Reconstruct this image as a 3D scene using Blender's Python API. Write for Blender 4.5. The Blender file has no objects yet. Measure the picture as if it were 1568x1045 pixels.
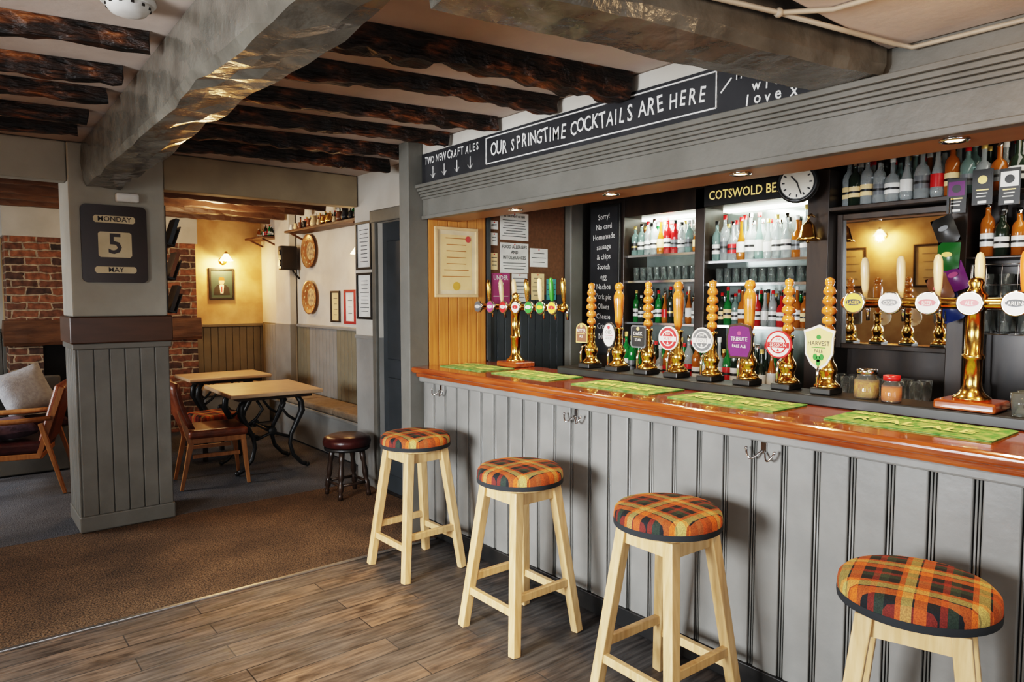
import bpy, bmesh, math, random
from mathutils import Vector, Matrix, noise as mnoise
R = random.Random(7)
SC = bpy.context.scene

# ------------------------------------------------------------------ materials
_m = {}
def mat(name, c1, c2=None, rough=.5, metal=0., scale=8, st=(1,1,1), bump=0., bs=None,
        emit=0., trans=0., coat=0., ior=None, detail=5):
    if name in _m: return _m[name]
    m = bpy.data.materials.new(name); m.use_nodes = True
    nt = m.node_tree; n = nt.nodes; l = nt.links
    p = n['Principled BSDF']
    p.inputs['Roughness'].default_value = rough
    p.inputs['Metallic'].default_value = metal
    p.inputs['Transmission Weight'].default_value = trans
    p.inputs['Coat Weight'].default_value = coat
    if ior: p.inputs['IOR'].default_value = ior
    if c2 is None: c2 = tuple(x*.82 for x in c1)
    tc = n.new('ShaderNodeTexCoord'); mp = n.new('ShaderNodeMapping')
    mp.inputs['Scale'].default_value = st
    l.new(tc.outputs['Object'], mp.inputs['Vector'])
    nz = n.new('ShaderNodeTexNoise'); nz.inputs['Scale'].default_value = scale
    nz.inputs['Detail'].default_value = detail
    l.new(mp.outputs[0], nz.inputs['Vector'])
    r = n.new('ShaderNodeValToRGB')
    r.color_ramp.elements[0].position = .36; r.color_ramp.elements[1].position = .66
    r.color_ramp.elements[0].color = (*c1, 1); r.color_ramp.elements[1].color = (*c2, 1)
    l.new(nz.outputs[0], r.inputs[0]); l.new(r.outputs[0], p.inputs['Base Color'])
    if emit:
        p.inputs['Emission Color'].default_value = (*c1, 1)
        p.inputs['Emission Strength'].default_value = emit
    if bump:
        b = n.new('ShaderNodeBump'); b.inputs['Strength'].default_value = bump
        b.inputs['Distance'].default_value = .01
        n2 = n.new('ShaderNodeTexNoise'); n2.inputs['Scale'].default_value = bs or scale*3
        n2.inputs['Detail'].default_value = 5
        l.new(mp.outputs[0], n2.inputs['Vector'])
        l.new(n2.outputs[0], b.inputs['Height']); l.new(b.outputs[0], p.inputs['Normal'])
    _m[name] = m
    return m

def new_nodes(name, rough):
    m = bpy.data.materials.new(name); m.use_nodes = True
    nt = m.node_tree; p = nt.nodes['Principled BSDF']; p.inputs['Roughness'].default_value = rough
    return m, nt.nodes, nt.links, p
def nmath(n, l, op, a, b=None, clamp=False):
    x = n.new('ShaderNodeMath'); x.operation = op; x.use_clamp = clamp
    for i, v in enumerate((a, b)):
        if v is None: continue
        if isinstance(v, (int, float)): x.inputs[i].default_value = v
        else: l.new(v, x.inputs[i])
    return x.outputs[0]
def nmix(n, l, typ, f, a, b):
    x = n.new('ShaderNodeMixRGB'); x.blend_type = typ
    for i, v in zip((0, 1, 2), (f, a, b)):
        if isinstance(v, (int, float)): x.inputs[i].default_value = v
        elif isinstance(v, tuple): x.inputs[i].default_value = (*v, 1)
        else: l.new(v, x.inputs[i])
    return x.outputs[0]
def nramp(n, l, src, stops, const=False):
    r = n.new('ShaderNodeValToRGB'); cr = r.color_ramp
    if const: cr.interpolation = 'CONSTANT'
    while len(cr.elements) < len(stops): cr.elements.new(.5)
    for e, (p, c) in zip(cr.elements, stops):
        e.position = p; e.color = (*c, 1)
    l.new(src, r.inputs[0]); return r.outputs[0]
def nnoise(n, l, vec, scale, st=(1,1,1), detail=5):
    mp = n.new('ShaderNodeMapping'); mp.inputs['Scale'].default_value = st
    l.new(vec, mp.inputs['Vector'])
    z = n.new('ShaderNodeTexNoise'); z.inputs['Scale'].default_value = scale
    z.inputs['Detail'].default_value = detail; l.new(mp.outputs[0], z.inputs['Vector'])
    return z.outputs[0]
def nbump(n, l, p, h, s, d=.01):
    b = n.new('ShaderNodeBump'); b.inputs['Strength'].default_value = s; b.inputs['Distance'].default_value = d
    l.new(h, b.inputs['Height']); l.new(b.outputs[0], p.inputs['Normal'])

def mk_floor():
    m, n, l, p = new_nodes('floorboards', .5)
    tc = n.new('ShaderNodeTexCoord').outputs['Object']
    br = n.new('ShaderNodeTexBrick'); br.offset = .37; br.squash = 1
    br.inputs['Scale'].default_value = 1; br.inputs['Brick Width'].default_value = .95
    br.inputs['Row Height'].default_value = .135; br.inputs['Mortar Size'].default_value = .003
    br.inputs['Color1'].default_value = (.215,.135,.085,1); br.inputs['Color2'].default_value = (.070,.054,.043,1)
    br.inputs['Mortar'].default_value = (.008,.007,.006,1); br.inputs['Bias'].default_value = -.15
    l.new(tc, br.inputs['Vector'])
    g = nnoise(n, l, tc, 3, (1.6, 16, 1), 9)
    gr = nramp(n, l, g, [(.3, (.38,.37,.36)), (.7, (1.3,1.26,1.2))])
    c = nmix(n, l, 'MULTIPLY', 1., br.outputs[0], gr)
    kn = nnoise(n, l, tc, 9, (1, 1.8, 1), 8)
    c = nmix(n, l, 'MULTIPLY', 1., c, nramp(n, l, kn, [(.34, (.25,.24,.23)), (.48, (.95,.95,.95)), (.66, (1.35,1.3,1.22))]))
    w = nnoise(n, l, tc, 1.7, (1, 1.6, 1), 7)
    wf = nramp(n, l, w, [(.38, (.15,.15,.15)), (.56, (.9,.9,.9))])
    c = nmix(n, l, 'MIX', wf, c, nmix(n, l, 'MULTIPLY', 1., nmix(n, l, 'MIX', .4, (.115,.108,.10), br.outputs[0]), gr))
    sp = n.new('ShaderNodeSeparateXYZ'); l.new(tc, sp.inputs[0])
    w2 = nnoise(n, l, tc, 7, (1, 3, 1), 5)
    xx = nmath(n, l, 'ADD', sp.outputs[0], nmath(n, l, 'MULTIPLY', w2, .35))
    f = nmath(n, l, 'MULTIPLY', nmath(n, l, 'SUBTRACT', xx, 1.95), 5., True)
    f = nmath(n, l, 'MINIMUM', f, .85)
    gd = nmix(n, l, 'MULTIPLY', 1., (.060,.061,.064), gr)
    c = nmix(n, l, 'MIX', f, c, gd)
    l.new(c, p.inputs['Base Color'])
    l.new(nramp(n, l, kn, [(.3, (.42,.42,.42)), (.7, (.7,.7,.7))]), p.inputs['Roughness'])
    nbump(n, l, p, nmath(n, l, 'ADD', nmath(n, l, 'MULTIPLY', br.outputs['Fac'], -1.), nmath(n, l, 'MULTIPLY', g, .6)), .5, .006)
    return m
def mk_brick():
    m, n, l, p = new_nodes('old_brick', .85)
    tc = n.new('ShaderNodeTexCoord').outputs['Object']
    sp = n.new('ShaderNodeSeparateXYZ'); l.new(tc, sp.inputs[0])
    cb = n.new('ShaderNodeCombineXYZ')
    l.new(nmath(n, l, 'ADD', sp.outputs[0], sp.outputs[1]), cb.inputs[0]); l.new(sp.outputs[2], cb.inputs[1])
    wob = nnoise(n, l, tc, 9)
    va = n.new('ShaderNodeVectorMath'); va.operation = 'ADD'; l.new(cb.outputs[0], va.inputs[0])
    cw = n.new('ShaderNodeCombineXYZ'); l.new(nmath(n, l, 'MULTIPLY', wob, .07), cw.inputs[0]); l.new(nmath(n, l, 'MULTIPLY', wob, .05), cw.inputs[1])
    l.new(cw.outputs[0], va.inputs[1])
    br = n.new('ShaderNodeTexBrick'); br.inputs['Scale'].default_value = 1
    br.inputs['Brick Width'].default_value = .23; br.inputs['Row Height'].default_value = .078
    br.inputs['Mortar Size'].default_value = .010; br.inputs['Mortar Smooth'].default_value = .4
    br.inputs['Color1'].default_value = (.28,.12,.065,1); br.inputs['Color2'].default_value = (.04,.034,.034,1)
    br.inputs['Mortar'].default_value = (.34,.28,.21,1)
    l.new(va.outputs[0], br.inputs['Vector'])
    nz = nnoise(n, l, tc, 20)
    c = nmix(n, l, 'MULTIPLY', .9, br.outputs[0], nramp(n, l, nz, [(.3, (.4,.4,.4)), (.7, (1.4,1.25,1.1))]))
    l.new(c, p.inputs['Base Color'])
    nbump(n, l, p, nmath(n, l, 'MULTIPLY', br.outputs['Fac'], -1.), .8, .012)
    return m
def mk_tartan(name):
    m, n, l, p = new_nodes(name, .85)
    tc = n.new('ShaderNodeTexCoord').outputs['Object']
    sp = n.new('ShaderNodeSeparateXYZ'); l.new(tc, sp.inputs[0])
    K=(.006,.008,.010); O=(.62,.12,.015); Y=(.46,.34,.10); G=(.030,.050,.030); Rr=(.26,.024,.010)
    def ax(o, off, per):
        f = nmath(n, l, 'FRACT', nmath(n, l, 'ADD', nmath(n, l, 'MULTIPLY', o, 1/per), off))
        return nramp(n, l, f, [(0, K), (.17, O), (.34, K), (.37, Y), (.52, O), (.60, K), (.76, G), (.90, Rr)], True)
    a = ax(sp.outputs[0], 10.15, .17); b = ax(sp.outputs[1], 10.4, .17)
    c = nmix(n, l, 'MIX', .5, a, b)
    th = nnoise(n, l, tc, 260, (1,1,1), 2)
    c = nmix(n, l, 'MULTIPLY', .7, c, nramp(n, l, th, [(.35, (.5,)*3), (.65, (1.25,)*3)]))
    l.new(c, p.inputs['Base Color']); nbump(n, l, p, th, .3, .003)
    return m
def mk_joist():
    m, n, l, p = new_nodes('old_oak', .42)
    tc = n.new('ShaderNodeTexCoord').outputs['Object']
    a = nnoise(n, l, tc, 4.5, (1., 4, 4), 9); g = nnoise(n, l, tc, 16, (.5, 4, 4), 6)
    c = nramp(n, l, a, [(.40, (.009,.006,.004)), (.54, (.034,.015,.008)), (.62, (.12,.042,.014)), (.72, (.32,.11,.03))])
    c = nmix(n, l, 'MULTIPLY', 1., c, nramp(n, l, g, [(.35, (.3,)*3), (.65, (1.4,)*3)]))
    l.new(c, p.inputs['Base Color']); nbump(n, l, p, nmath(n, l, 'ADD', a, nmath(n, l, 'MULTIPLY', g, .7)), 1., .025)
    return m
def mk_carpet(name, c1, c2, patch):
    m, n, l, p = new_nodes(name, .95)
    tc = n.new('ShaderNodeTexCoord').outputs['Object']
    a = nnoise(n, l, tc, 110, (1,1,1), 3); b = nnoise(n, l, tc, 2.2, (1,1,1), 5)
    c = nmix(n, l, 'MIX', nramp(n, l, a, [(.38, (0,0,0)), (.62, (1,1,1))]), c1, c2)
    c = nmix(n, l, 'MULTIPLY', .8, c, nramp(n, l, b, [(.35, (patch,)*3), (.65, (1.15,)*3)]))
    l.new(c, p.inputs['Base Color']); nbump(n, l, p, a, .7, .007)
    return m

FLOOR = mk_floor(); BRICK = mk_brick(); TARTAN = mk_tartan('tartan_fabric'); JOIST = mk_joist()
COIR = mk_carpet('coir_carpet', (.040,.024,.013), (.20,.118,.060), .5)
GREYC = mk_carpet('grey_carpet', (.045,.048,.055), (.13,.13,.14), .6)
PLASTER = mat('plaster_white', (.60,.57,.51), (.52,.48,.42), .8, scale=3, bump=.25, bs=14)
PLASTD = mat('shaded_plaster', (.36,.34,.29), (.30,.28,.235), .7, scale=3, bump=.2, bs=14)  # off-white plaster with the pillar's shade darkened into the colour
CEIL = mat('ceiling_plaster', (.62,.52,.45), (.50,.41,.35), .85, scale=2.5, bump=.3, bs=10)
CREAM = mat('cream_wall', (.68,.50,.28), (.44,.29,.14), .8, scale=3.2, bump=.25)
FARW = mat('far_wall_white', (.52,.49,.43), (.42,.39,.33), .8, scale=3, bump=.2)
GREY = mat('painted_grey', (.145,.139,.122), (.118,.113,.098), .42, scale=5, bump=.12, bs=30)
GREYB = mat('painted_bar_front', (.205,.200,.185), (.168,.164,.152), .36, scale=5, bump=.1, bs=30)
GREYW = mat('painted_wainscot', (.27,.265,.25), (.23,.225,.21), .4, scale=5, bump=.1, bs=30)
GROOVE = mat('groove_shadow_paint', (.030,.029,.027), None, .7)
GREYD = mat('painted_dark_grey', (.045,.052,.058), (.036,.042,.046), .5, scale=5)
BEAMG = mat('painted_beam', (.135,.125,.105), (.075,.069,.058), .20, scale=6, bump=.8, bs=11)
OLIVE = mat('olive_wainscot', (.20,.18,.13), (.17,.15,.105), .5, scale=5)
JOISTL = mat('oak_lintel', (.07,.034,.018), (.14,.07,.035), .5, scale=5, st=(.6,3,3), bump=.5, bs=12)
MAHOG = mat('mahogany_varnish', (.34,.085,.022), (.18,.038,.011), .16, scale=5, st=(12,.8,12), bump=.05, coat=.7)
PINE = mat('pine_orange', (.58,.25,.06), (.44,.17,.04), .4, scale=5, st=(14,14,.6))
BEECH = mat('beech_leg', (.66,.44,.22), (.52,.32,.14), .38, scale=6, st=(10,10,.8), coat=.2)
TURN = mat('turned_wood', (.66,.24,.05), (.44,.12,.02), .2, scale=9, st=(4,4,1), coat=.8)
BRASS = mat('brass', (.88,.55,.18), (.74,.42,.12), .18, 1., scale=6)
CHROME = mat('chrome', (.8,.8,.8), (.7,.7,.7), .12, 1.)
STEEL = mat('steel_strip', (.55,.55,.55), None, .35, 1.)
BLACK = mat('black_paint', (.012,.012,.012), (.02,.018,.016), .4)
DARKW = mat('dark_backbar_wood', (.022,.015,.012), (.042,.026,.017), .35, scale=5, st=(3,3,.8))
SLATE = mat('chalkboard_slate', (.012,.012,.014), (.026,.026,.028), .7, scale=4)
CHALK = mat('chalk', (.85,.83,.79), (.55,.54,.52), .9, scale=60)
SOFF = mat('soffit_wood', (.34,.17,.07), (.25,.12,.05), .45, scale=4, st=(1,.5,1))
PAPER = mat('paper', (.78,.77,.72), None, .8)
PAPERC = mat('cream_paper', (.80,.60,.32), (.72,.52,.26), .7)
INK = mat('ink', (.05,.05,.05), None, .8)
PINK = mat('pink_paper', (.38,.06,.18), None, .7)
GOLD = mat('gold_leaf', (.85,.60,.20), None, .35, .6)
GOLDT = mat('gold_letter', (.95,.68,.22), None, .4, 0, emit=.5)
LEATH = mat('brown_leather', (.20,.06,.023), (.12,.033,.015), .35, scale=14, bump=.2)
LEATHD = mat('dark_red_leather', (.06,.016,.014), (.04,.011,.010), .3, scale=14, bump=.2)
IRON = mat('cast_iron', (.012,.012,.012), (.02,.02,.02), .4)
TABTOP = mat('scrubbed_table_top', (.56,.38,.24), (.42,.28,.17), .4, scale=4, st=(1,8,1))
BROWNP = mat('brown_rail', (.085,.038,.02), (.06,.028,.014), .4, scale=4, st=(.6,.6,4))
SIGNB = mat('calendar_board', (.022,.009,.007), (.015,.007,.005), .35)
FABG = mat('grey_fabric', (.38,.38,.39), (.30,.30,.31), .95, scale=30, bump=.3)
FABP = mat('mauve_fabric', (.16,.11,.14), (.07,.05,.065), .95, scale=14, bump=.3)
FABT = mat('taupe_fabric', (.24,.19,.14), (.19,.15,.11), .95, scale=20, bump=.3)
GREENM = mat('bar_towel_green', (.07,.24,.05), (.30,.38,.13), .95, scale=30, bump=.5, bs=200)
YEL = mat('towel_yellow', (.74,.70,.24), None, .95)
MIRROR = mat('mirror_glass', (.82,.82,.80), (.80,.80,.78), .02, 1.)
SHELFG = mat('glass_shelf', (.75,.86,.82), None, .06, 0, trans=.6)
BAYBK = mat('bay_back', (.30,.34,.32), (.22,.26,.24), .15, .6)
WHITEP = mat('white_plastic', (.74,.72,.68), None, .4)
SHADE = mat('lamp_shade_glow', (1.,.72,.36), None, .6, emit=9)
GLOW = mat('downlight_glow', (1.,.80,.50), None, .5, emit=30)
STRIP = mat('strip_glow', (.95,1.,.85), None, .5, emit=9)
RED = mat('badge_red', (.55,.02,.02), None, .3); WHT = mat('badge_white', (.80,.79,.75), None, .3)
PUR = mat('badge_purple', (.13,.02,.13), None, .3); GRN = mat('badge_green', (.03,.22,.03), None, .3)
YLB = mat('badge_yellow', (.80,.54,.04), None, .3); GRYB = mat('badge_grey', (.14,.15,.16), None, .3)
PYEL = mat('shield_pale', (.78,.64,.24), None, .3); ORG = mat('badge_orange', (.75,.2,.03), None, .3)
BRNB = mat('badge_brown', (.18,.07,.03), None, .3)
DGRN = mat('foil_green', (.015,.10,.02), None, .3); DBLU = mat('foil_blue', (.02,.04,.15), None, .3)
CURT = mat('window_paint', (.7,.7,.68), None, .5)
PORC = mat('porcelain_handle', (.78,.60,.36), (.68,.50,.28), .25)
ORH = mat('amber_handle', (.82,.2,.05), None, .25)
CLOCKF = mat('clock_face', (.78,.74,.64), None, .4)

# ------------------------------------------------------------------ mesh builder
def frame(o, x, y):
    x = Vector(x).normalized(); y = Vector(y).normalized(); z = x.cross(y)
    M = Matrix((x, y, z)).transposed().to_4x4(); M.translation = Vector(o); return M
def FX(x, y, z): return frame((x,y,z), (0,-1,0), (0,0,1))   # faces -X
def FY(x, y, z): return frame((x,y,z), (1,0,0), (0,0,1))    # faces -Y
def T(x, y, z, rz=0): return Matrix.Translation((x,y,z)) @ Matrix.Rotation(rz, 4, 'Z')
def align(p0, p1, ref=None):
    p0 = Vector(p0); d = (Vector(p1)-p0); L = d.length; d.normalize()
    r = Vector(ref) if ref else (Vector((1,0,0)) if abs(d.x) < .9 else Vector((0,1,0)))
    x = (r - d*r.dot(d)).normalized(); y = d.cross(x)
    M = Matrix((x, y, d)).transposed().to_4x4(); M.translation = p0
    return M, L

class B:
    def __init__(s, name): s.name = name; s.bm = bmesh.new(); s.mats = []
    def mi(s, m):
        if m not in s.mats: s.mats.append(m)
        return s.mats.index(m)
    def f(s, vs, m, smooth=False):
        try: f = s.bm.faces.new(vs)
        except ValueError: return None
        f.material_index = s.mi(m); f.smooth = smooth; return f
    def bev(s, fs, w, m, seg=2):
        es = list({e for f in fs for e in f.edges})
        bmesh.ops.bevel(s.bm, geom=es, offset=w, segments=seg, affect='EDGES', profile=.5, material=s.mi(m))
    def box(s, a, b, m, bev=0, M=None, seg=2):
        vs = []
        for z in (a[2], b[2]):
            for x, y in ((a[0],a[1]),(b[0],a[1]),(b[0],b[1]),(a[0],b[1])):
                v = Vector((x,y,z)); vs.append(s.bm.verts.new(M @ v if M else v))
        fs = [s.f([vs[i] for i in q], m) for q in ((3,2,1,0),(4,5,6,7),(0,1,5,4),(1,2,6,5),(2,3,7,6),(3,0,4,7))]
        if bev: s.bev(fs, bev, m, seg)
    def bar(s, p0, p1, w, d, m, w1=None, d1=None, ref=None, bev=0):
        M, L = align(p0, p1, ref); w1 = w1 or w; d1 = d1 or d; vs = []
        for (a, b, z) in ((w, d, 0), (w1, d1, L)):
            for x, y in ((-a,-b),(a,-b),(a,b),(-a,b)): vs.append(s.bm.verts.new(M @ Vector((x/2, y/2, z))))
        fs = [s.f([vs[i] for i in q], m) for q in ((3,2,1,0),(4,5,6,7),(0,1,5,4),(1,2,6,5),(2,3,7,6),(3,0,4,7))]
        if bev: s.bev(fs, bev, m)
    def lathe(s, prof, m, M=None, seg=20, smooth=True):
        M = M or Matrix(); rings = []
        for r, z in prof:
            if r < 1e-5: rings.append([s.bm.verts.new(M @ Vector((0,0,z)))])
            else: rings.append([s.bm.verts.new(M @ Vector((r*math.cos(2*math.pi*i/seg), r*math.sin(2*math.pi*i/seg), z))) for i in range(seg)])
        for k in range(len(rings)-1):
            a, b = rings[k], rings[k+1]; sm = smooth and abs(prof[k][1]-prof[k+1][1]) > 1e-6
            for i in range(seg):
                j = (i+1) % seg
                if len(a) == 1 and len(b) == 1: continue
                if len(a) == 1: s.f([a[0], b[j], b[i]], m, sm)
                elif len(b) == 1: s.f([a[i], a[j], b[0]], m, sm)
                else: s.f([a[i], a[j], b[j], b[i]], m, sm)
    def cyl(s, p0, p1, r0, m, r1=None, seg=16):
        M, L = align(p0, p1); r1 = r0 if r1 is None else r1
        s.lathe([(0,0),(r0,0),(r1,L),(0,L)], m, M, seg)
    def sph(s, c, r, m, sc=(1,1,1), seg=16, rings=8):
        M = Matrix.Translation(c) @ Matrix.Diagonal((*sc, 1))
        s.lathe([(r*math.sin(math.pi*i/rings), -r*math.cos(math.pi*i/rings)) for i in range(rings+1)], m, M, seg)
    def tube(s, pts, r, m, seg=8):
        pts = [Vector(p) for p in pts]; rs = r if isinstance(r, (list, tuple)) else [r]*len(pts)
        prev = None; rings = []
        for i, p in enumerate(pts):
            d = (pts[min(i+1, len(pts)-1)] - pts[max(i-1, 0)]).normalized()
            if prev is None: x = Vector((1,0,0)) if abs(d.x) < .9 else Vector((0,1,0))
            else: x = prev
            x = (x - d*x.dot(d)).normalized(); prev = x; y = d.cross(x)
            rings.append([s.bm.verts.new(p + (x*math.cos(2*math.pi*k/seg) + y*math.sin(2*math.pi*k/seg))*rs[i]) for k in range(seg)])
        for a, b in zip(rings, rings[1:]):
            for k in range(seg): s.f([a[k], a[(k+1)%seg], b[(k+1)%seg], b[k]], m, True)
        s.f(rings[0][::-1], m); s.f(rings[-1], m)
    def prism(s, pts, h, m, M=None, m2=None):
        M = M or Matrix()
        a = [s.bm.verts.new(M @ Vector((x,y,0))) for x, y in pts]; b = [s.bm.verts.new(M @ Vector((x,y,h))) for x, y in pts]
        s.f(a[::-1], m); s.f(b, m2 or m); k = len(pts)
        for i in range(k): s.f([a[i], a[(i+1)%k], b[(i+1)%k], b[i]], m)
    def text(s, txt, M, size, m, align_='CENTER', sx=1., bold=0.):
        c = bpy.data.curves.new('t', 'FONT'); c.body = txt; c.size = size; c.resolution_u = 2; c.offset = bold
        c.align_x = align_; c.align_y = 'CENTER'
        o = bpy.data.objects.new('t', c); SC.collection.objects.link(o)
        dg = bpy.context.evaluated_depsgraph_get(); dg.update()
        me = bpy.data.meshes.new_from_object(o.evaluated_get(dg))
        vs = [s.bm.verts.new(M @ Vector((v.co.x*sx, v.co.y, v.co.z))) for v in me.vertices]
        for p in me.polygons: s.f([vs[i] for i in p.vertices], m)
        bpy.data.objects.remove(o); bpy.data.curves.remove(c); bpy.data.meshes.remove(me)
    def hand(s, txt, M, width, size, m, sx=.75):
        """hand-lettered: single glyphs with jitter filling 'width'"""
        wts = [.5 if ch in ' I' else (1.25 if ch in 'MWmw' else 1.) for ch in txt]; tot = sum(wts); x = -width/2
        for ch, w in zip(txt, wts):
            a = width*w/tot
            if ch != ' ':
                J = Matrix.Translation((x+a/2, R.uniform(-.06,.06)*size, 0)) @ Matrix.Rotation(R.uniform(-.12,.12), 4, 'Z')
                s.text(ch, M @ J, size*R.uniform(.9,1.1), m, 'CENTER', sx, .001)
            x += a
    def rough(s, p0, p1, w, h, m, jit=.012, n=26, seed=0, knots=0):
        """hand-hewn beam: p0,p1 = centre of bottom face"""
        p0 = Vector(p0); p1 = Vector(p1); d = (p1-p0).normalized(); sd = Vector((-d.y, d.x, 0)); rings = []
        prof = [(-.5,1),(-.5,.55),(-.5,.12),(-.44,0),(-.15,-.01),(.15,-.01),(.44,0),(.5,.12),(.5,.55),(.5,1)]
        rr = random.Random(seed); kn = [(rr.random(), rr.uniform(.3,.9), rr.choice((2,3,6,7))) for _ in range(knots)]
        for i in range(n+1):
            t = i/n; c = p0.lerp(p1, t); ring = []
            for k, (a, b) in enumerate(prof):
                q = c + sd*a*w + Vector((0,0,b*h))
                nv = mnoise.noise_vector(q*13 + Vector((seed*7.3, 0, 0)))*jit + mnoise.noise_vector(q*1.9 + Vector((seed*3.1,0,0)))*jit*1.6
                if b < 1:
                    q = q + nv
                    for (kt, ks, kk) in kn:
                        dd = abs(t-kt)*(p1-p0).length
                        if dd < .07 and abs(k-kk) <= 1: q = q + (c+Vector((0,0,h*.6))-q)*ks*(1-dd/.07)*.5
                ring.append(s.bm.verts.new(q))
            rings.append(ring)
        for a, b in zip(rings, rings[1:]):
            for k in range(len(prof)-1): s.f([a[k], a[k+1], b[k+1], b[k]], m, False)
            s.f([a[-1], a[0], b[0], b[-1]], m)
        s.f(rings[0][::-1], m); s.f(rings[-1], m)
    def done(s, origin=True, M=None):
        bmesh.ops.recalc_face_normals(s.bm, faces=s.bm.faces)
        me = bpy.data.meshes.new(s.name)
        off = Vector((0,0,0))
        if origin and M is None:
            xs = [v.co for v in s.bm.verts]
            off = Vector(((min(v.x for v in xs)+max(v.x for v in xs))/2, (min(v.y for v in xs)+max(v.y for v in xs))/2, min(v.z for v in xs)))
            bmesh.ops.translate(s.bm, verts=s.bm.verts, vec=-off)
        s.bm.to_mesh(me); s.bm.free()
        for m in s.mats: me.materials.append(m)
        o = bpy.data.objects.new(s.name, me); SC.collection.objects.link(o)
        o.location = off
        if M is not None: o.matrix_world = M
        return o
def disc(r, n=28, sx=1, sy=1): return [(r*sx*math.cos(2*math.pi*i/n), r*sy*math.sin(2*math.pi*i/n)) for i in range(n)]

# ------------------------------------------------------------------ room shell
CZ = 2.62
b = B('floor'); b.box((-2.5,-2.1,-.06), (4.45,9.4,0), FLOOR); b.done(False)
b = B('carpet_hall'); b.box((-2.4,3.83,.0005), (2.74,5.42,.008), COIR); b.done(False)
b = B('carpet_lounge'); b.box((-2.4,5.42,.0005), (3.3,9.3,.009), GREYC); b.done(False)
b = B('trim_carpet_strip'); b.box((-2.4,3.805,.0005), (2.46,3.83,.011), STEEL, .003); b.done()
b = B('ceiling'); b.box((-2.5,-2.1,CZ), (4.45,9.4,CZ+.1), CEIL)
b.box((.98,-2.0,2.43), (2.495,1.06,CZ), CEIL, .01); b.done(False)

def wall_holes(name, axis, pos, th, a0, a1, holes, m):
    b = B(name); cur = a0
    def bx(u0, u1, z0, z1):
        if u1-u0 < 1e-4 or z1-z0 < 1e-4: return
        if axis == 'X': b.box((pos, u0, z0), (pos+th, u1, z1), m)
        else: b.box((u0, pos, z0), (u1, pos+th, z1), m)
    for (h0, h1, z0, z1) in holes:
        bx(cur, h0, 0, CZ); bx(h0, h1, 0, z0); bx(h0, h1, z1, CZ); cur = h1
    bx(cur, a1, 0, CZ); b.done(False)
WL = [(-.6,.9,.95,2.05), (1.3,2.8,.95,2.05), (6.3,7.9,.95,2.05)]
WR = [(-1.5,-.1,.95,2.1), (.4,1.7,.95,2.1)]
wall_holes('wall_left', 'X', -2.5, .1, -2.1, 9.4, WL, CREAM)
wall_holes('wall_rear', 'Y', -2.1, .1, -2.4, 4.35, WR, CREAM)
k = 1
for (h0, h1, z0, z1) in WL:
    b = B('window_%d' % k); k += 1
    for y in (h0+.03, (h0+h1)/2, h1-.03): b.box((-2.48, y-.03, z0), (-2.42, y+.03, z1), CURT)
    for z in (z0+.03, (z0+z1)/2, z1-.03): b.box((-2.475, h0+.06, z-.02), (-2.425, h1-.06, z+.02), CURT)
    b.done()
for (h0, h1, z0, z1) in WR:
    b = B('window_%d' % k); k += 1
    for x in (h0+.03, (h0+h1)/2, h1-.03): b.box((x-.03, -2.08, z0), (x+.03, -2.02, z1), CURT)
    for z in (z0+.03, (z0+z1)/2, z1-.03): b.box((h0+.06, -2.075, z-.02), (h1-.06, -2.025, z+.02), CURT)
    b.done()
b = B('wall_back_bar'); b.box((4.35,-2.1,0), (4.45,4.1,CZ), DARKW); b.done(False)

b = B('wall_bar_end')
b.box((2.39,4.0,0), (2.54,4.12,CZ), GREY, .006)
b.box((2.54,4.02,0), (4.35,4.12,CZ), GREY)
x = 2.545
while x < 3.03:
    b.box((x,4.003,1.0), (x+.078,4.02,2.4), PINE, .004); x += .081
b.box((3.06,4.0,1.62), (3.80,4.02,2.3), mat('cork_brown', (.15,.072,.034), (.11,.054,.025), .9, scale=40))
x = 3.06
while x < 3.78:
    b.box((x,4.003,1.0), (x+.07,4.02,1.62), GREYD, .004); x += .074
b.done(False)
b = B('trim_corner_posts')
b.box((3.03,3.985,1.145), (3.06,4.0,2.4), GREYD)
b.box((3.80,3.925,1.025), (3.93,3.999,CZ-.002), GREY, .008); b.done(False)

b = B('wall_corridor_near'); b.box((2.75,4.12,0), (2.85,4.42,CZ), GREY); b.done(False)
b = B('trim_door_header'); b.box((2.75,4.42,2.2), (2.85,5.08,CZ-.001), PLASTER); b.done(False)
b = B('wall_corridor')
b.box((2.75,5.08,1.27), (2.85,5.49,CZ), PLASTER)
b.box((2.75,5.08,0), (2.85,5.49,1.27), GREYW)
b.box((2.735,5.13,1.25), (2.75,5.49,1.28), GREYW, .004)
b.box((2.85,5.39,1.27), (3.3,5.49,CZ), PLASTER); b.box((2.85,5.39,0), (3.3,5.49,1.27), GREYW)
b.done(False)
b = B('door_1')
b.box((2.79,4.421,0.01), (2.83,5.079,2.199), GREYD)
for (z0, z1) in ((.15,.95), (1.1,2.05)):
    for (y0, y1) in ((4.5,4.72), (4.78,5.0)):
        b.box((2.778,y0,z0), (2.79,y1,z1), GREYD, .008)
b.sph((2.765,4.5,1.02), .025, BRASS); b.done()
b = B('trim_door_frame')
for y in (4.36, 5.08): b.box((2.72,y,0.01), (2.75,y+.06,2.27), GREY, .006)
b.box((2.715,4.34,2.2), (2.75,5.16,2.3), GREY, .008); b.done()

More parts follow.
